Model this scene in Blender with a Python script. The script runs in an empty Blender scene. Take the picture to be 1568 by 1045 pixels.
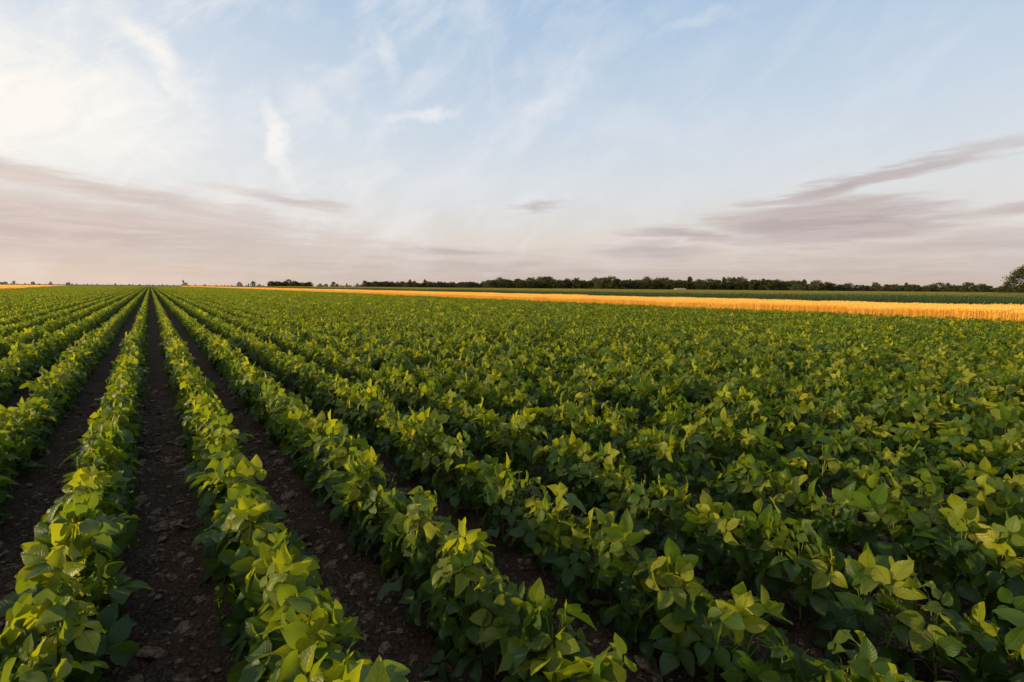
import bpy, math, random
import numpy as np
from mathutils import Matrix, Vector, noise
import bmesh

random.seed(7); rng = np.random.default_rng(7)
scene = bpy.context.scene
scene.view_settings.view_transform = 'Standard'
scene.view_settings.look = 'None'
scene.view_settings.exposure = 0
R = math.radians
ROW = 0.70
CAM_AZ = 36.7
CAM_H = 1.60
SUN_AZ, SUN_EL = -61.0, 10.0
X_WHEAT, X_CORN = 29.0, 41.3

# ---------------------------------------------------------------- node helpers
class NT:
    def __init__(s, nt): s.nt = nt; s.n = nt.nodes; s.l = nt.links
    def node(s, t, **kw):
        n = s.n.new(t)
        for k, v in kw.items(): setattr(n, k, v)
        return n
    def put(s, sock, v):
        if isinstance(v, bpy.types.NodeSocket): s.l.new(v, sock)
        elif v is not None: sock.default_value = v
    def m(s, op, a, b=None, c=None, clamp=False):
        n = s.node('ShaderNodeMath', operation=op); n.use_clamp = clamp
        s.put(n.inputs[0], a)
        if b is not None: s.put(n.inputs[1], b)
        if c is not None: s.put(n.inputs[2], c)
        return n.outputs[0]
    def mix(s, f, a, b, mode='MIX'):
        n = s.node('ShaderNodeMix', data_type='RGBA', blend_type=mode)
        s.put(n.inputs[0], f); s.put(n.inputs[6], a); s.put(n.inputs[7], b)
        return n.outputs[2]
    def mr(s, v, a, b, c=0., d=1., smooth=True):
        n = s.node('ShaderNodeMapRange', interpolation_type='SMOOTHSTEP' if smooth else 'LINEAR')
        s.put(n.inputs[0], v)
        for i, q in enumerate((a, b, c, d)): s.put(n.inputs[i+1], q)
        return n.outputs[0]
    def noise(s, vec, scale, detail=3, rough=.5, dist=0.):
        n = s.node('ShaderNodeTexNoise')
        if vec is not None: s.l.new(vec, n.inputs['Vector'])
        n.inputs['Scale'].default_value = scale; n.inputs['Detail'].default_value = detail
        n.inputs['Roughness'].default_value = rough; n.inputs['Distortion'].default_value = dist
        return n.outputs[0]
    def comb(s, x, y, z):
        n = s.node('ShaderNodeCombineXYZ')
        for i, q in enumerate((x, y, z)): s.put(n.inputs[i], q)
        return n.outputs[0]
    def ramp(s, f, stops):
        n = s.node('ShaderNodeValToRGB'); cr = n.color_ramp
        while len(cr.elements) < len(stops): cr.elements.new(0.5)
        for e, (p, c) in zip(cr.elements, stops): e.position = p; e.color = (*c, 1)
        s.put(n.inputs[0], f); return n.outputs[0]

def srgb(r, g, b):
    f = lambda c: (c/12.92 if c <= .04045 else ((c+.055)/1.055)**2.4)
    return tuple(f(c/255) for c in (r, g, b))

def new_mat(name):
    m = bpy.data.materials.new(name); m.use_nodes = True
    m.node_tree.nodes.clear(); t = NT(m.node_tree)
    out = t.node('ShaderNodeOutputMaterial')
    return m, t, out

# ---------------------------------------------------------------- materials
def leaf_material(name, dark, light, young, trans, rough=.5, veins=True, tfac=.35, big=True, spec=.25):
    m, t, out = new_mat(name)
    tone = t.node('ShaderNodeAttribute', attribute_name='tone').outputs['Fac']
    yng_lit = t.node('ShaderNodeAttribute', attribute_name='young').outputs['Fac']
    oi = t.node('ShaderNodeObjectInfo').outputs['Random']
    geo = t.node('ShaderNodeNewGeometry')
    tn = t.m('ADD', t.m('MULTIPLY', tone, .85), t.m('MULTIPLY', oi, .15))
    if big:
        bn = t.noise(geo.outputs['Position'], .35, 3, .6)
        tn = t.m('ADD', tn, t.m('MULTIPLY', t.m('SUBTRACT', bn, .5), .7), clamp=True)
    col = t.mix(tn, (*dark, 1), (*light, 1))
    col = t.mix(yng_lit, col, (*young, 1))
    p = t.node('ShaderNodeBsdfPrincipled')
    if veins:
        uv = t.node('ShaderNodeAttribute', attribute_name='luv').outputs['Vector']
        sp = t.node('ShaderNodeSeparateXYZ'); t.l.new(uv, sp.inputs[0])
        a = t.m('ABSOLUTE', sp.outputs[0]); b = sp.outputs[1]
        mid = t.mr(a, .02, .09, 1, 0)
        fr = t.m('FRACT', t.m('MULTIPLY', t.m('SUBTRACT', b, t.m('MULTIPLY', a, .28)), 7.5))
        sv = t.mr(t.m('ABSOLUTE', t.m('SUBTRACT', fr, .5)), .0, .13, 1, 0)
        v = t.m('MAXIMUM', mid, t.m('MULTIPLY', sv, .55))
        col = t.mix(t.m('MULTIPLY', v, .32), col, (light[0]*1.8, light[1]*1.6, light[2]*1.8, 1))
        blot = t.noise(geo.outputs['Position'], 38, 4, .6)
        col = t.mix(t.mr(blot, .35, .7, 0, .3), col, (dark[0]*1.5, dark[1]*1.5, dark[2]*1.5, 1))
        fine = t.noise(geo.outputs['Position'], 120, 2)
        bp = t.node('ShaderNodeBump'); bp.inputs['Strength'].default_value = .8; bp.inputs['Distance'].default_value = .003
        t.l.new(t.m('SUBTRACT', t.m('MULTIPLY', fine, .5), v), bp.inputs['Height'])
        t.l.new(bp.outputs[0], p.inputs['Normal'])
    t.l.new(col, p.inputs['Base Color'])
    p.inputs['Roughness'].default_value = rough
    p.inputs['Specular IOR Level'].default_value = spec
    tr = t.node('ShaderNodeBsdfTranslucent')
    tc = t.mix(t.m('MULTIPLY', t.m('SUBTRACT', 1, tone), .75), (*trans, 1), col); tc = t.mix(yng_lit, tc, (trans[0]*1.9, trans[1]*1.4, trans[2], 1))
    t.l.new(tc, tr.inputs[0])
    mx = t.node('ShaderNodeMixShader'); mx.inputs[0].default_value = tfac
    t.l.new(p.outputs[0], mx.inputs[1]); t.l.new(tr.outputs[0], mx.inputs[2])
    t.l.new(mx.outputs[0], out.inputs[0])
    return m

SOY = ((.014, .040, .009), (.064, .118, .013), (.40, .37, .013), (.36, .46, .010))  # dark colour carries flank shade; yellow is new growth plus painted sun on tops
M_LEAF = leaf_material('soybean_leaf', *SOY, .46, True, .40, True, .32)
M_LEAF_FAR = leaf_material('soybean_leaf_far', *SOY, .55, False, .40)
M_CORN = leaf_material('corn_leaf', (.025, .055, .012), (.07, .11, .018), (.34, .27, .07), (.28, .32, .03), .5, False, .3)
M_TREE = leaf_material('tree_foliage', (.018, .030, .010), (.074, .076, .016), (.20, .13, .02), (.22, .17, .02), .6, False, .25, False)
M_WHEAT = leaf_material('ripe_wheat', (.86, .48, .07), (.96, .64, .15), (.98, .72, .22), (.99, .66, .12), .6, False, .4)

def simple_mat(name, c1, c2, scale, rough=.9, bump=.5, dist=.02):
    m, t, out = new_mat(name)
    geo = t.node('ShaderNodeNewGeometry')
    n = t.noise(geo.outputs['Position'], scale, 6, .6)
    col = t.mix(t.mr(n, .35, .65), (*c1, 1), (*c2, 1))
    p = t.node('ShaderNodeBsdfPrincipled'); t.l.new(col, p.inputs['Base Color'])
    p.inputs['Roughness'].default_value = rough; p.inputs['Specular IOR Level'].default_value = .2
    bp = t.node('ShaderNodeBump'); bp.inputs['Strength'].default_value = bump; bp.inputs['Distance'].default_value = dist
    t.l.new(n, bp.inputs['Height']); t.l.new(bp.outputs[0], p.inputs['Normal'])
    t.l.new(p.outputs[0], out.inputs[0]); return m
M_BARK = simple_mat('bark', (.06, .045, .03), (.12, .09, .06), 6)
M_STEM = simple_mat('green_stem', (.09, .12, .03), (.14, .15, .05), 20)
M_CLOD = simple_mat('soil_clod', (.046, .029, .019), (.16, .100, .066), 40, .95, .8, .004)
M_STRAW = simple_mat('dry_straw', (.36, .26, .16), (.20, .14, .09), 30)
M_PLASTER = simple_mat('plaster', (.45, .42, .38), (.5, .48, .44), 2)
M_ROOF = simple_mat('roof_tile', (.28, .20, .16), (.36, .27, .22), 4)
M_DARK = simple_mat('window_dark', (.02, .02, .025), (.03, .03, .03), 4, .3)
M_GREY = simple_mat('town_concrete', (.34, .32, .32), (.44, .42, .41), .1)

def ground_material():
    m, t, out = new_mat('field_soil')
    geo = t.node('ShaderNodeNewGeometry'); pos = geo.outputs['Position']
    sp = t.node('ShaderNodeSeparateXYZ'); t.l.new(pos, sp.inputs[0])
    n1 = t.noise(pos, 3, 6, .6); n2 = t.noise(pos, 45, 6, .65); n3 = t.noise(pos, .02, 4)
    soil = t.mix(t.mr(n1, .3, .7), (.026, .016, .010, 1), (.056, .034, .022, 1))
    soil = t.mix(t.mr(n2, .47, .74, 0, .65), soil, (.12, .078, .052, 1))
    grass = t.mix(t.mr(n3, .4, .6), (.07, .11, .03, 1), (.16, .14, .06, 1))
    far = t.m('MAXIMUM', t.mr(sp.outputs[0], 120, 150), t.m('MAXIMUM', t.mr(sp.outputs[1], 420, 450), t.mr(sp.outputs[0], -95, -75, 1, 0)))
    col = t.mix(far, soil, grass)
    p = t.node('ShaderNodeBsdfPrincipled'); t.l.new(col, p.inputs['Base Color'])
    p.inputs['Roughness'].default_value = .95; p.inputs['Specular IOR Level'].default_value = .12
    vor = t.node('ShaderNodeTexVoronoi', feature='DISTANCE_TO_EDGE'); vor.inputs['Scale'].default_value = 28
    wp = t.node('ShaderNodeVectorMath', operation='ADD'); t.l.new(pos, wp.inputs[0])
    nn = t.node('ShaderNodeTexNoise'); nn.inputs['Scale'].default_value = 12; t.l.new(pos, nn.inputs['Vector'])
    sc = t.node('ShaderNodeVectorMath', operation='SCALE'); sc.inputs['Scale'].default_value = .06; t.l.new(nn.outputs['Color'], sc.inputs[0])
    t.l.new(sc.outputs[0], wp.inputs[1]); t.l.new(wp.outputs[0], vor.inputs['Vector'])
    h = t.m('ADD', t.m('MULTIPLY', n2, .8), t.mr(vor.outputs[0], 0, .15, 0, .7))
    bp = t.node('ShaderNodeBump'); bp.inputs['Strength'].default_value = 1; bp.inputs['Distance'].default_value = .02
    t.l.new(h, bp.inputs['Height']); t.l.new(bp.outputs[0], p.inputs['Normal'])
    t.l.new(p.outputs[0], out.inputs[0]); return m
M_GROUND = ground_material()

# ---------------------------------------------------------------- mesh builder
class MB:
    def __init__(s): s.v=[]; s.f=[]; s.mi=[]; s.tone=[]; s.young=[]; s.uv=[]; s.n=0
    def add(s, v, f, mi=0, tone=.5, young=0., uv=None):
        v = np.asarray(v, float); k = len(v)
        s.v.append(v)
        s.f += [tuple(i+s.n for i in q) for q in f]; s.mi += [mi]*len(f)
        s.tone += [tone]*k; s.young += [young]*k
        s.uv.append(np.zeros((k, 3)) if uv is None else uv); s.n += k
    def tube(s, pts, rads, sides=6, mi=0, tone=.5):
        pts = [Vector(p) for p in pts]; V=[]; F=[]
        for i, p in enumerate(pts):
            d = (pts[min(i+1, len(pts)-1)]-pts[max(i-1, 0)]).normalized()
            a = d.cross(Vector((0, 0, 1)) if abs(d.z) < .9 else Vector((1, 0, 0))).normalized(); b = d.cross(a)
            for j in range(sides):
                an = 2*math.pi*j/sides
                V.append(p+(a*math.cos(an)+b*math.sin(an))*rads[i])
        for i in range(len(pts)-1):
            for j in range(sides):
                k = (j+1) % sides
                F.append((i*sides+j, i*sides+k, (i+1)*sides+k, (i+1)*sides+j))
        s.add([tuple(q) for q in V], F, mi, tone)
    def box(s, c, d, mi=0):
        x, y, z = c; a, b, h = d[0]/2, d[1]/2, d[2]
        V = [(x-a,y-b,z),(x+a,y-b,z),(x+a,y+b,z),(x-a,y+b,z),(x-a,y-b,z+h),(x+a,y-b,z+h),(x+a,y+b,z+h),(x-a,y+b,z+h)]
        s.add(V, [(0,3,2,1),(4,5,6,7),(0,1,5,4),(1,2,6,5),(2,3,7,6),(3,0,4,7)], mi)
    def build(s, name, mats, smooth=True, coll=None):
        me = bpy.data.meshes.new(name)
        me.from_pydata(np.concatenate(s.v).tolist(), [], s.f)
        for m in mats: me.materials.append(m)
        me.polygons.foreach_set('material_index', s.mi)
        me.polygons.foreach_set('use_smooth', [smooth]*len(s.f))
        for nm, d in (('tone', s.tone), ('young', s.young)):
            a = me.attributes.new(nm, 'FLOAT', 'POINT'); a.data.foreach_set('value', d)
        a = me.attributes.new('luv', 'FLOAT_VECTOR', 'POINT'); a.data.foreach_set('vector', np.concatenate(s.uv).ravel())
        o = bpy.data.objects.new(name, me)
        (coll or scene.collection).objects.link(o); return o

def unit(v): return v/(np.linalg.norm(v)+1e-9)

def leaflet(mb, base, tip, nrm, L, W, tone, young, lod=0, mi=0):
    tip = unit(tip); side = unit(np.cross(tip, nrm)); nrm = np.cross(side, tip)
    if lod == 0: ts = np.array([0, .1, .28, .48, .68, .86, 1.]); ss = np.array([-1, -.5, 0, .5, 1.])
    elif lod == 1: ts = np.array([0, .3, .68, 1.]); ss = np.array([-1, 0, 1.])
    w = np.sin(np.pi*np.clip(ts, 0, 1)**.72)**.85*W/2; w[0] = .002; w[-1] = .002
    drp = rng.uniform(-.05, .42); fold = rng.uniform(.0, .5); ph = rng.uniform(0, 6.3); wav = rng.uniform(.02, .11)
    T, S = np.meshgrid(ts, ss, indexing='ij'); Wd = w[:, None]*np.ones_like(S)
    x = S*Wd*(1-.12*fold); y = T*L*(1-.1*drp)
    z = -drp*L*T**2 + fold*np.abs(S)*Wd + wav*L*np.sin(ph+T*7+S*2.)*np.abs(S)
    P = base + x[..., None]*side + y[..., None]*tip + z[..., None]*nrm
    P = P.reshape(-1, 3); c = len(ss)
    F = [(i*c+j, i*c+j+1, (i+1)*c+j+1, (i+1)*c+j) for i in range(len(ts)-1) for j in range(c-1)]
    mb.add(P, F, mi, tone, young, np.stack([S, T, 0*S], -1).reshape(-1, 3))

def soy_plant(mb, o=(0, 0), n_tri=13, lod=0, size=1.0, hs=1.0, hw=.122):
    ox, oy = o
    H = .405*hs
    for i in range(n_tri):
        u = (i+.5)/n_tri
        az = i*2.4 + rng.uniform(-.5, .5)
        el = R(-5+95*u**1.1) + rng.normal(0, .12)
        rr = rng.uniform(.68, 1.14)
        out = np.array([math.cos(az), math.sin(az)*.9, 0])
        p = np.array([ox, oy, .12]) + out*hw*math.cos(el)*rr*1.15
        p[2] += (H-.14)*max(math.sin(el), -.25)*rr
        top = max(0., math.sin(el))
        nrm = unit(out*(1.0-.55*top) + np.array([0, 0, .55+.35*top]) + rng.normal(0, .45, 3))
        tip = out*(.9) + np.array([0, 0, -.75*(1-top)+.25*top]) + rng.normal(0, .3, 3)
        if rng.random() < .42*top+.03:      # upright young leaf
            tip = np.array([0, 0, 1.]) + rng.normal(0, .38, 3); nrm = unit(out+rng.normal(0, .4, 3))
        tip = unit(tip - nrm*np.dot(tip, nrm))
        tone = float(np.clip(rng.normal(.02+.62*top, .20), 0, 1))  # old low leaves darker, with row-flank shade painted into the tone
        yng_lit = float(np.clip(rng.normal(top*.95-.76, .33), 0, 1))  # new-growth yellow towards the top, also painting sunlight on the row crests
        L = rng.uniform(.080, .120)*size*(1-.12*top)
        side = np.cross(tip, nrm)
        if lod == 0:
            mb.tube([(ox, oy, max(.04, p[2]*.55)), tuple((np.array([ox, oy, p[2]*.8])+p)/2+np.array([0, 0, .02])), tuple(p)], [.0022, .0018, .0014], 4, 1)
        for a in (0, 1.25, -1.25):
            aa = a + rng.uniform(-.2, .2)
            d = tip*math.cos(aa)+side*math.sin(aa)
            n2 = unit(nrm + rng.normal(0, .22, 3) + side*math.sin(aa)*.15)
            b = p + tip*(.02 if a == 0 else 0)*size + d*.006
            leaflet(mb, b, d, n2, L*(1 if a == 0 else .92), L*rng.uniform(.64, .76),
                    float(np.clip(tone+rng.normal(0, .08), 0, 1)), yng_lit, lod)
    if lod == 0:
        mb.tube([(ox, oy, -.01), (ox+rng.normal(0, .01), oy, H*.5), (ox, oy, H*.85)], [.005, .004, .002], 5, 1)

def proto(name): return bpy.data.collections.new(name)

C_SOY = proto('soybean_plants')
for k in range(14):
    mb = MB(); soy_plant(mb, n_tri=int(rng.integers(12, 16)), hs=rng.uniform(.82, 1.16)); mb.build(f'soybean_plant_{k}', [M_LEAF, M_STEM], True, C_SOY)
C_SOYF = proto('soybean_row_patches')
for k in range(5):
    mb = MB()
    for r in range(3):
        y = 0.
        while y < 2.4:
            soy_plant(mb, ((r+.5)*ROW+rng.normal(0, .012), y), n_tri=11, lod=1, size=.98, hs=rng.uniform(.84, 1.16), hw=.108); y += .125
    mb.build(f'soybean_rows_{k}', [M_LEAF_FAR, M_STEM], True, C_SOYF)

# wheat patches
C_WHEAT = proto('wheat_patches')
def wheat_patch(n, size, w):
    mb = MB()
    for i in range(n):
        x, y = rng.uniform(0, size, 2); h = rng.normal(.74, .04); a = rng.uniform(0, math.pi)
        ln = rng.normal(0, .05, 2); dx, dy = math.cos(a), math.sin(a)
        tone = rng.uniform(0, 1); b = np.array([x, y, 0]); tp = np.array([x+ln[0], y+ln[1], h])
        d = np.array([dx, dy, 0])
        mb.add([b-d*w*.5, b+d*w*.5, tp+d*w*.4, tp-d*w*.4], [(0, 1, 2, 3)], 0, tone*.6, 0)
        for q in (d, np.array([-dy, dx, 0])):
            e = tp + np.array([ln[0]*.6+rng.normal(0, .02), ln[1]*.6, .085]); mid = (tp+e)/2
            mb.add([tp, mid+q*w*1.1, e, mid-q*w*1.1], [(0, 1, 2, 3)], 0, tone, rng.uniform(0, .8))
        if i % 2 == 0:
            hb = rng.uniform(.2, .5); p = b*(1-hb/h)+tp*hb/h; aa = rng.uniform(0, 6.3); o = np.array([math.cos(aa), math.sin(aa), 0])
            sd = np.array([-o[1], o[0], 0])*w
            mb.add([p-sd, p+sd, p+o*.1+sd+[0, 0, .06], p+o*.1-sd+[0, 0, .06], p+o*.2-[0, 0, .03]], [(0, 1, 2, 3), (3, 2, 4)], 0, tone*.5, 0)
    return mb
for k in range(4): wheat_patch(1400, 2.0, .010).build(f'wheat_{k}', [M_WHEAT], False, C_WHEAT)
C_WHEATF = proto('wheat_patches_far')
for k in range(3): wheat_patch(1000, 4.0, .03).build(f'wheat_far_{k}', [M_WHEAT], False, C_WHEATF)

# corn
C_CORN = proto('corn_row_patches')
for k in range(3):
    mb = MB()
    for r in range(3):
        y = .1
        while y < 2.4:
            x = (r+.5)*ROW + rng.normal(0, .02); H = rng.normal(1.25, .07)
            mb.tube([(x, y, 0), (x+rng.normal(0, .02), y, H*.6), (x, y, H)], [.014, .011, .005], 4, 0, .5)
            a0 = rng.uniform(0, 6.3)
            for i in range(9):
                a = a0 + (i % 2)*math.pi + rng.normal(0, .35); hz = .12+(H-.25)*i/8.; L = rng.uniform(.45, .7)*(1-.4*i/9)
                o = np.array([math.cos(a), math.sin(a), 0]); sd = np.array([-o[1], o[0], 0]); V = []
                for j in range(6):
                    s_ = j/5; w = .032*math.sin(math.pi*min(1, .2+s_*.8))**.7+.001
                    c = np.array([x, y, hz]) + o*L*s_*.72 + np.array([0, 0, L*(.75*s_-.95*s_**2)])
                    V += [c-sd*w+[0, 0, .01], c+sd*w+[0, 0, .01]]
                mb.add(V, [(2*j, 2*j+1, 2*j+3, 2*j+2) for j in range(5)], 0, float(np.clip(rng.normal(.3+.05*i, .15), 0, 1)), 0)
            for i in range(5):
                a = rng.uniform(0, 6.3); e = np.array([math.cos(a)*.06, math.sin(a)*.06, .15]); b = np.array([x, y, H-.02])
                mb.add([b, b+e+[.008, 0, 0], b+e-[.008, 0, 0]], [(0, 1, 2)], 0, .8, .9)
            y += rng.uniform(.18, .24)
    mb.build(f'corn_rows_{k}', [M_CORN], True, C_CORN)

# clods, straw
C_CLOD = proto('soil_clods')
for k in range(7):
    bm = bmesh.new(); bmesh.ops.create_icosphere(bm, subdivisions=2, radius=1)
    off = Vector((k*9.1, 3, 1)); sx, sy, sz = rng.uniform(.8, 1.3), rng.uniform(.6, 1), rng.uniform(.22, .45)
    for v in bm.verts:
        n_ = noise.noise(v.co*1.3+off)*.6 + noise.noise(v.co*3+off)*.35
        v.co = v.co*(1+n_); v.co.x *= sx; v.co.y *= sy; v.co.z *= sz
    me = bpy.data.meshes.new(f'clod_{k}'); bm.to_mesh(me); bm.free(); me.materials.append(M_CLOD)
    C_CLOD.objects.link(bpy.data.objects.new(f'clod_{k}', me))
C_STRAW = proto('straw_bits')
for k in range(4):
    mb = MB(); c = rng.normal(0, .15); mb.tube([(-1, 0, .03), (0, c, .12), (1, 0, .05)], [.035, .04, .03], 4, 0); mb.build(f'straw_{k}', [M_STRAW], True, C_STRAW)

# ---------------------------------------------------------------- instancer
def instancer(name, pts, rot, scl, coll, nvar):
    me = bpy.data.meshes.new(name); pts = np.asarray(pts, float); n = len(pts)
    me.vertices.add(n); me.vertices.foreach_set('co', pts.ravel())
    a = me.attributes.new('irot', 'FLOAT_VECTOR', 'POINT'); a.data.foreach_set('vector', np.asarray(rot, float).ravel())
    a = me.attributes.new('iscl', 'FLOAT_VECTOR', 'POINT'); a.data.foreach_set('vector', np.asarray(scl, float).ravel())
    a = me.attributes.new('iidx', 'INT', 'POINT'); a.data.foreach_set('value', rng.integers(0, nvar, n).astype(np.int32))
    o = bpy.data.objects.new(name, me); scene.collection.objects.link(o)
    g = bpy.data.node_groups.new(name+'_scatter', 'GeometryNodeTree')
    g.interface.new_socket('Geometry', in_out='INPUT', socket_type='NodeSocketGeometry')
    g.interface.new_socket('Geometry', in_out='OUTPUT', socket_type='NodeSocketGeometry')
    N, Lk = g.nodes, g.links
    gi = N.new('NodeGroupInput'); go = N.new('NodeGroupOutput'); iop = N.new('GeometryNodeInstanceOnPoints')
    mp = N.new('GeometryNodeMeshToPoints'); ci = N.new('GeometryNodeCollectionInfo')
    ci.inputs['Collection'].default_value = coll; ci.inputs['Separate Children'].default_value = True; ci.inputs['Reset Children'].default_value = True
    def at(nm, dt):
        q = N.new('GeometryNodeInputNamedAttribute'); q.data_type = dt; q.inputs[0].default_value = nm; return q.outputs[0]
    Lk.new(gi.outputs[0], mp.inputs[0]); Lk.new(mp.outputs[0], iop.inputs['Points']); Lk.new(ci.outputs[0], iop.inputs['Instance'])
    iop.inputs['Pick Instance'].default_value = True
    Lk.new(at('iidx', 'INT'), iop.inputs['Instance Index'])
    er = N.new('FunctionNodeEulerToRotation'); Lk.new(at('irot', 'FLOAT_VECTOR'), er.inputs[0]); Lk.new(er.outputs[0], iop.inputs['Rotation'])
    Lk.new(at('iscl', 'FLOAT_VECTOR'), iop.inputs['Scale']); Lk.new(iop.outputs[0], go.inputs[0])
    md = o.modifiers.new('scatter', 'NODES'); md.node_group = g
    return o

# ---------------------------------------------------------------- ground sheet
def axis(a, b, step, far):
    core = list(np.arange(a, b, step)); lo = [a]; hi = [core[-1]]; s = step
    while lo[-1] > -far: s *= 1.25; lo.append(lo[-1]-s)
    s = step
    while hi[-1] < far: s *= 1.25; hi.append(hi[-1]+s)
    return np.array(lo[1:][::-1] + core + hi[1:])
gx = axis(-3.0, 5.5, .03, 6000); gy = axis(.2, 6.5, .03, 6000)
def gz(x, y):
    f = max(0., 1-max(abs(x)/14, abs(y)/18))
    if f <= 0: return 0.
    off = (x/ROW+.5) % 1.0 - .5            # 0 at the furrow centre
    z = -.012*math.cos(off*2*math.pi)
    z += .022*noise.noise(Vector((x*4, y*4, 0))) + .020*noise.noise(Vector((x*13, y*13, 3))) + .010*noise.noise(Vector((x*30, y*30, 7)))
    return z*min(1, f*1.5)
V = [(x, y, gz(x, y)) for y in gy for x in gx]; nx = len(gx)
F = [(j*nx+i, j*nx+i+1, (j+1)*nx+i+1, (j+1)*nx+i) for j in range(len(gy)-1) for i in range(nx-1)]
me = bpy.data.meshes.new('ground'); me.from_pydata(V, [], F); me.materials.append(M_GROUND)
me.polygons.foreach_set('use_smooth', [True]*len(F))
scene.collection.objects.link(bpy.data.objects.new('ground', me))

# ---------------------------------------------------------------- soybean field
def zfwd(x, y): return x*math.sin(R(CAM_AZ))+y*math.cos(R(CAM_AZ))
pts=[]; rot=[]; scl=[]
NX0, NX1, YN = -6*ROW, 18*ROW, 14.4      # individually placed plants in this block
k = -6
while k*ROW < NX1-.01:
    x = (k+.5)*ROW; y = -2.4+rng.uniform(0, .1)
    while y < YN:
        hh = 1+.14*noise.noise(Vector((x*2.1, y*.8, 0)))
        pts.append((x+.025*noise.noise(Vector((k*3., y*.5, 5)))+rng.normal(0, .012), y, gz(x, y)))
        rot.append((rng.normal(0, .07), rng.normal(0, .07), rng.uniform(0, 6.283)))
        s_ = rng.uniform(.86, 1.14)*hh; scl.append((s_, s_, s_*rng.uniform(.88, 1.12)))
        y += rng.uniform(.09, .135)
    k += 1
instancer('soybean_field', pts, rot, scl, C_SOY, 14)
pts=[]; rot=[]; scl=[]
def lwheat(x, y): return y > 128 and x < -23-.078*(y-129)
for i in range(-60, 14):
    x = i*3*ROW
    if x+3*ROW > X_WHEAT+.5: continue
    for j in range(-3, 190):
        y = j*2.4
        if NX0-.01 <= x < NX1-.01 and y < YN-.01 and y > -2.5: continue
        if x < -12-y*.27: continue
        if lwheat(x+1, y+1): continue
        fl = rng.random() < .5
        pts.append((x+(3*ROW if fl else 0), y+(2.4 if fl else 0), 0)); rot.append((0, 0, math.pi if fl else 0))
        scl.append((1, 1, 1+.12*noise.noise(Vector((x*.1, y*.1, 0)))))
instancer('soybean_field_distant', pts, rot, scl, C_SOYF, 5)

# wheat strip
pts=[]; rot=[]; scl=[]
def addw(x, y, s):
    q = int(rng.integers(0, 4)); c = [(0, 0), (s, 0), (s, s), (0, s)][q]
    pts.append((x+c[0]+.25*noise.noise(Vector((0, y*.6, 0))), y+c[1], 0)); rot.append((0, 0, q*math.pi/2)); scl.append((1, 1, rng.uniform(.93, 1.05)))
for i in range(6):
    for j in range(-8, 40): addw(X_WHEAT+2*i, 2*j, 2)
instancer('wheat_field', pts, rot, scl, C_WHEAT, 4)
pts=[]; rot=[]; scl=[]
for i in range(3):
    for j in range(0, 150): addw(X_WHEAT+4*i, 80+4*j, 4)
for i in range(-40, 0):
    for j in range(0, 85):
        x, y = i*4-15, 129+j*4
        if lwheat(x+2, y) and x > -20-.35*y: addw(x, y, 4)
instancer('wheat_field_distant', pts, rot, scl, C_WHEATF, 3)
# corn
pts=[]; rot=[]; scl=[]
for i in range(150):
    for j in range(-14, 210):
        x, y = X_CORN+i*3*ROW, j*2.4
        if zfwd(x, y) > 238 or y < -14+x*-.02: continue
        fl = rng.random() < .5
        pts.append((x+(3*ROW if fl else 0), y+(2.4 if fl else 0), 0)); rot.append((0, 0, math.pi if fl else 0)); s_ = 1+.08*noise.noise(Vector((x*.05, y*.05, 2))); scl.append((1, 1, s_))
instancer('corn_field', pts, rot, scl, C_CORN, 3)

# clods + straw in the furrows
pts=[]; rot=[]; scl=[]
for i in range(15000):
    y = .4+9*rng.random()**1.3; x = rng.uniform(-3.2, 6.5)
    fc = round(x/ROW)*ROW; x = fc+np.clip(rng.normal(0, .15), -.33, .33)
    s_ = min(.055, .009*math.exp(rng.normal(0, .78)))
    pts.append((x, y, gz(x, y)+s_*.12)); rot.append((rng.normal(0, .3), rng.normal(0, .3), rng.uniform(0, 6.3))); scl.append((s_, s_, s_))
instancer('soil_clods', pts, rot, scl, C_CLOD, 7)
pts=[]; rot=[]; scl=[]
for i in range(900):
    y = .2+8*rng.random()**1.3; x = rng.uniform(-3, 6); fc = round(x/ROW)*ROW; x = fc+rng.normal(0, .11)
    s_ = rng.uniform(.012, .045); pts.append((x, y, gz(x, y)+.008)); rot.append((0, rng.normal(0, .1), rng.uniform(0, 6.3))); scl.append((s_, s_, s_))
instancer('straw_litter', pts, rot, scl, C_STRAW, 4)

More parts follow.
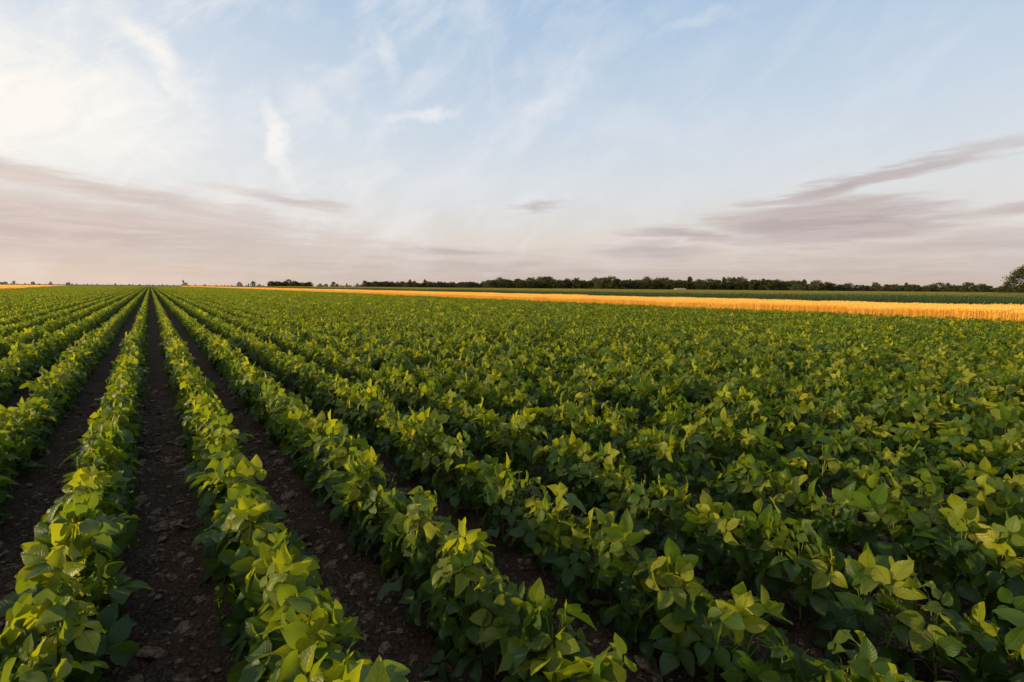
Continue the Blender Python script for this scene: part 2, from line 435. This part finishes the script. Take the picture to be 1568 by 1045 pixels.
# ---------------------------------------------------------------- trees
def tree_mesh(H, Wd, nclump, nleaf, leaf, trunk=.25):
    mb = MB(); th = H*trunk
    mb.tube([(0, 0, -.1), (.05*H*.2, 0, th), (0, .02*H, H*.6), (.01*H, 0, H*.88)], [H*.03, H*.022, H*.013, H*.003], 7, 1)
    for i in range(nclump):
        u = (i+.5)/nclump; a = i*2.4+rng.uniform(-.4, .4); hz = th*.75+(H-th*.75)*(.08+.86*u)
        prof = math.sin(math.pi*min(1, .22+.75*u))**.7
        r = Wd/2*prof*math.sqrt(rng.uniform(.15, 1.))
        c = np.array([math.cos(a)*r, math.sin(a)*r, hz])
        st = (0, 0, max(th*.7, hz-.35*r-.1*H))
        mb.tube([st, tuple((np.array(st)+c)/2+np.array([0, 0, .03*H])), tuple(c)], [H*.009, H*.006, H*.002], 5, 1)
        cr = Wd*rng.uniform(.10, .18); t0 = rng.uniform(.1, .8)
        for j in range(nleaf):
            d = unit(rng.normal(0, 1, 3)); p = c+d*cr*rng.uniform(.35, 1.12)*np.array([1, 1, .75])
            n = unit(d+rng.normal(0, .6, 3)); s1 = unit(np.cross(n, rng.normal(0, 1, 3))); s2 = np.cross(n, s1)
            l = leaf*rng.uniform(.6, 1.3)
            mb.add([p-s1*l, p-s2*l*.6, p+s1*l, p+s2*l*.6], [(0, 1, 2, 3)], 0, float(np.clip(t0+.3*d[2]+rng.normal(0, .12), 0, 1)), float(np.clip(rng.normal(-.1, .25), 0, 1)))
    return mb
C_TREE = proto('woodland_trees')
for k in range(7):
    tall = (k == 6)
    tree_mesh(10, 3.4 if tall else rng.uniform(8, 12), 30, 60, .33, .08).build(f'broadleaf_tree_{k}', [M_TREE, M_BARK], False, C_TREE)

def polar(az_rel, z):
    a = R(az_rel+CAM_AZ); r = z/math.cos(R(az_rel)); return r*math.sin(a), r*math.cos(a)
pts=[]; rot=[]; scl=[]
def trees(a0, a1, z, n, h0, h1, deep=25):
    for i in range(n):
        a = a0+(a1-a0)*(i+rng.random())/n; x, y = polar(a, z+rng.uniform(0, deep)); s_ = rng.uniform(h0, h1)/10
        if rng.random() < .14: s_ *= 1.25
        pts.append((x, y, -.2)); rot.append((0, 0, rng.uniform(0, 6.3))); w = s_*rng.uniform(.9, 1.4); scl.append((w, w, s_))
trees(-17, -2, 400, 100, 4.8, 7.2); trees(-3, 12, 330, 110, 5.8, 8.2); trees(10, 31, 280, 160, 5.6, 8.2)
trees(30, 62, 250, 260, 3.4, 5.8, 30); trees(-26.5, -22.5, 560, 30, 5.5, 8); trees(-22, -16, 800, 30, 3, 5.5)
trees(-46, -27, 1300, 60, 2, 5, 80); trees(-60, -46, 900, 40, 2, 5); trees(-30, 40, 900, 90, 5, 9)
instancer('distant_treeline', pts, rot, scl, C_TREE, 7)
x, y = polar(46.9, 105)
o = tree_mesh(7.9, 8.0, 60, 150, .17, .14).build('broadleaf_tree', [M_TREE, M_BARK], False); o.location = (x, y, -.1)
x, y = polar(43.1, 150)
o = tree_mesh(4.6, 5, 30, 90, .16, .14).build('broadleaf_tree', [M_TREE, M_BARK], False); o.location = (x, y, -.1)
pts=[]; rot=[]; scl=[]
for i in range(9):
    x, y = polar(43.5+i*1.2+rng.uniform(-.4, .4), 108+rng.uniform(-4, 6)); pts.append((x, y, -.6)); rot.append((0, 0, i)); s_ = rng.uniform(.2, .28); scl.append((s_*1.4, s_*1.4, s_))
instancer('shrub_hedge', pts, rot, scl, C_TREE, 6)

# ---------------------------------------------------------------- distant buildings
def building(name, loc, rz, parts):
    e = bpy.data.objects.new(name, None); scene.collection.objects.link(e); e.location = loc; e.rotation_euler[2] = rz
    for nm, mb, mats in parts:
        ob = mb.build(nm, mats, False); ob.parent = e
def house_parts(L, W, h, rh):
    a = MB(); a.box((0, 0, 0), (L, W, h))
    r = MB(); l, w = L/2+.4, W/2+.4
    r.add([(-l, -w, h), (l, -w, h), (l, w, h), (-l, w, h), (-l, 0, h+rh), (l, 0, h+rh)], [(0, 1, 5, 4), (2, 3, 4, 5), (1, 2, 5), (3, 0, 4), (0, 3, 2, 1)])
    w_ = MB()
    for i in range(3):
        for sgn in (-1, 1): w_.box((-L/3+i*L/3, sgn*(W/2+.02), h*.35), (1, .05, h*.4))
    d = MB(); d.box((L/2+.02, 0, 0), (.06, 1.1, min(2.1, h*.85)))
    return [('walls', a, [M_PLASTER]), ('roof', r, [M_ROOF]), ('windows', w_, [M_DARK]), ('door', d, [M_DARK])]
x, y = polar(19, 268); building('farm_shed', (x, y, 0), R(-30), house_parts(5, 3.2, 1.6, .7))
x, y = polar(-33.9, 1500); pr = house_parts(8, 6, 6, 4)
tw = MB(); tw.box((-6.3, 0, 0), (4.5, 4.5, 12)); sp = MB(); sp.add([(-8.8, -2.5, 12), (-3.8, -2.5, 12), (-3.8, 2.5, 12), (-8.8, 2.5, 12), (-6.3, 0, 19)], [(0, 1, 4), (1, 2, 4), (2, 3, 4), (3, 0, 4), (0, 3, 2, 1)])
building('village_church', (x, y, 0), R(20), pr+[('tower', tw, [M_PLASTER]), ('spire', sp, [M_DARK])])
for i, (a, h, w) in enumerate([(-46.3, 10, 30), (-45.7, 15, 10), (-44.6, 12, 14), (-43.5, 13, 8), (-42.4, 10, 16)]):
    x, y = polar(a, 2400); mb = MB(); mb.box((0, 0, 0), (w, 14, h)); mb.box((w*.2, 0, h), (w*.3, 8, 2.5))
    wn = MB()
    for f_ in range(int(h/3)):
        for c in range(int(w/4)):
            wn.box((-w/2+2+c*4, -7.03, 1+f_*3), (1.8, .05, 1.4))
    building('apartment_block', (x, y, 0), -R(a+CAM_AZ), [('walls', mb, [M_GREY]), ('windows', wn, [M_DARK])])

# ---------------------------------------------------------------- sky
w = bpy.data.worlds.new('World'); scene.world = w; w.use_nodes = True
w.node_tree.nodes.clear(); t = NT(w.node_tree)
wo = t.node('ShaderNodeOutputWorld'); bg = t.node('ShaderNodeBackground'); bg.inputs[1].default_value = .1
sky = t.node('ShaderNodeTexSky', sky_type='NISHITA'); sky.sun_disc = False
sky.sun_elevation = R(SUN_EL); sky.sun_rotation = R(SUN_AZ); sky.air_density = 1.0; sky.dust_density = 1.5; sky.ozone_density = 1.5
tc = t.node('ShaderNodeTexCoord').outputs['Generated']
sp = t.node('ShaderNodeSeparateXYZ'); t.l.new(tc, sp.inputs[0])
DEG = 180/math.pi
az = t.m('MULTIPLY', t.m('ARCTAN2', sp.outputs[0], sp.outputs[1]), DEG)
el = t.m('MULTIPLY', t.m('ARCSINE', sp.outputs[2]), DEG)
def col10(r, g, b, k=10): c = srgb(r, g, b); return (c[0]*k, c[1]*k, c[2]*k, 1)
def warp(fa, fe, sc, A, E, off=0.):
    cv = t.comb(t.m('MULTIPLY', az, fa), t.m('MULTIPLY', el, fe), off)
    wn = t.node('ShaderNodeTexNoise'); wn.inputs['Scale'].default_value = sc; wn.inputs['Detail'].default_value = 7; wn.inputs['Roughness'].default_value = .6; t.l.new(cv, wn.inputs['Vector'])
    ws = t.node('ShaderNodeSeparateColor'); t.l.new(wn.outputs['Color'], ws.inputs[0])
    return (t.m('ADD', az, t.m('MULTIPLY', t.m('SUBTRACT', ws.outputs[0], .5), A)), t.m('ADD', el, t.m('MULTIPLY', t.m('SUBTRACT', ws.outputs[1], .5), E)))
WL = warp(.06, .42, 1.6, 12, 3.2)      # low layered cloud
WH = warp(.08, .11, 1.6, 9, 7, 3.)      # high cirrus
bn = t.noise(t.comb(t.m('MULTIPLY', az, .06), t.m('MULTIPLY', el, .62), 5), 1.6, 9, .68, .4)
bn2 = t.noise(t.comb(t.m('MULTIPLY', t.m('ADD', az, el), .09), t.m('MULTIPLY', t.m('SUBTRACT', el, t.m('MULTIPLY', az, .6)), .22), 9), 1.5, 8, .64, .5)
def streak(W, a0, e0, a1, e1, wid, k, soft=0., nz=None, na=1.3):
    waz, wel = W
    ca, ce = (a0+a1)/2, (e0+e1)/2; h = math.hypot(a1-a0, e1-e0); L = h/2*1.2; c, s_ = (a1-a0)/h, (e1-e0)/h
    dx = t.m('SUBTRACT', waz, ca); dy = t.m('SUBTRACT', wel, ce)
    u = t.m('MULTIPLY', t.m('ADD', t.m('MULTIPLY', dx, c), t.m('MULTIPLY', dy, s_)), 1/L)
    v = t.m('MULTIPLY', t.m('SUBTRACT', t.m('MULTIPLY', dy, c), t.m('MULTIPLY', dx, s_)), 1/wid)
    d = t.m('SQRT', t.m('ADD', t.m('MULTIPLY', u, u), t.m('MULTIPLY', v, v)))
    d = t.m('ADD', d, t.m('MULTIPLY', t.m('SUBTRACT', .5, nz if nz is not None else bn), na))
    return t.mr(d, soft, 1, k, 0)
def union(lst):
    o = lst[0]
    for q in lst[1:]: o = t.m('MAXIMUM', o, q)
    return o
hz = t.ramp(t.m('MULTIPLY', el, 1/30., clamp=True), [(0, srgb(220, 202, 187)), (.16, srgb(231, 219, 209)), (.36, srgb(226, 229, 232)), (.6, srgb(208, 222, 237)), (1, srgb(172, 200, 230))])
hz10 = t.node('ShaderNodeVectorMath', operation='SCALE'); hz10.inputs['Scale'].default_value = 10; t.l.new(hz, hz10.inputs[0])
base = t.mix(.90, sky.outputs[0], hz10.outputs[0])
# white cirrus
fib = t.noise(t.comb(t.m('MULTIPLY', t.m('ADD', az, el), .05), t.m('MULTIPLY', t.m('SUBTRACT', el, t.m('MULTIPLY', az, .8)), .10), 1.7), 1.2, 6, .55, .5)
veil = t.m('MULTIPLY', t.mr(az, -25, 40, .95, 0), t.m('MULTIPLY', t.mr(el, 3, 10), t.mr(el, 14, 28, 1, .55)))
general = t.m('MULTIPLY', t.mr(t.m('ADD', t.m('MULTIPLY', fib, .6), t.m('MULTIPLY', bn2, .4)), .42, .68), t.mr(az, 20, 60, .5, .22))
wh = union([streak(WH, -40, 16, 10, 14.5, 9.5, .9, -.2, bn2), streak(WH, -4, 26, 6.2, 14, 3.0, .75, -.2, bn2), streak(WH, 10.5, 19, 13, 9, 2.0, .95, -.2, bn2), streak(WH, 21.6, 17.0, 31, 19.2, 1.2, .8, -.2, bn2), streak(WH, 33, 12, 47, 27, 3.6, .6, -.2, bn2), streak(WH, 21, 28, 24, 20, 1.8, .5, -.2, bn2), streak(WH, 20, 10, 42, 14, 5, .4, -.3, bn2), streak(WH, 50, 25.2, 62, 26, 1.3, .4, -.3, bn2), streak(WH, 38, 20, 60, 15, 4, .3, -.3, bn2)])
wmask = t.m('ADD', t.m('MAXIMUM', wh, general), t.m('MULTIPLY', veil, .55), clamp=True)
wcol = t.mix(t.mr(az, -20, 40), col10(255, 250, 242, 10), col10(238, 239, 242))
base = t.mix(wmask, base, wcol)
# grey low clouds
mv = union([streak(WL, -40, 13.2, 27, 4.2, 1.7, .75, .1), streak(WL, -48, 5.6, 24, 3.9, 4.4, .85, .3), streak(WL, 5, 9.4, 20, 8.1, .9, .7), streak(WL, 36.2, 9.0, 42.4, 9.2, .85, .7), streak(WL, 48, 6.6, 63, 5.2, 1.2, .85, .1),
   streak(WL, 58, 6.7, 80, 6.3, 3.0, .95, .4), streak(WL, 59, 8.0, 84, 12.3, 1.3, .85, .25), streak(WL, 82, 12, 100, 14, 1.8, .75), streak(WL, 74, 6.6, 92, 7.4, 1.1, .8), streak(WL, 20, 4.3, 39, 3.8, 1.1, .8), streak(WL, 43, 4.4, 62, 3.8, 1.4, .8), streak(WL, 66, 3.8, 95, 4.4, 1.8, .75)])
low = t.mr(t.m('ADD', el, t.m('MULTIPLY', t.m('SUBTRACT', bn, .5), 5)), .5, 5.5, .75, 0)
mm = t.m('MAXIMUM', mv, low)
mcol = t.mix(t.mr(az, -15, 40), col10(204, 186, 178), col10(182, 169, 170))
mcol = t.mix(t.mr(bn, .40, .62, .0, .5), mcol, t.mix(t.mr(az, -15, 40), col10(238, 218, 204), col10(214, 199, 194)))
mcol = t.mix(t.mr(el, 0, 4, .7, 0), mcol, t.mix(t.mr(az, -15, 30), col10(244, 216, 194), col10(204, 185, 172)))
base = t.mix(mm, base, mcol)
t.l.new(base, bg.inputs[0]); t.l.new(bg.outputs[0], wo.inputs[0])

# ---------------------------------------------------------------- sun
sd = bpy.data.lights.new('sun', 'SUN'); sd.energy = 5; sd.angle = R(.6); sd.color = (1, .79, .40)
so = bpy.data.objects.new('sun', sd); scene.collection.objects.link(so)
dv = Vector((math.sin(R(SUN_AZ))*math.cos(R(SUN_EL)), math.cos(R(SUN_AZ))*math.cos(R(SUN_EL)), math.sin(R(SUN_EL))))
so.rotation_euler = dv.to_track_quat('Z', 'Y').to_euler(); so.location = dv*50+Vector((0, 0, 5))

# ---------------------------------------------------------------- camera
cd = bpy.data.cameras.new('camera'); cam = bpy.data.objects.new('camera', cd); scene.collection.objects.link(cam)
cd.sensor_width = 36; cd.lens = 17; cd.clip_start = .05; cd.clip_end = 12000
cam.matrix_world = Matrix.Translation((0, 0, CAM_H)) @ Matrix.Rotation(-R(CAM_AZ), 4, 'Z') @ Matrix.Rotation(R(90-6.25), 4, 'X') @ Matrix.Rotation(R(.49), 4, 'Z')
scene.camera = cam
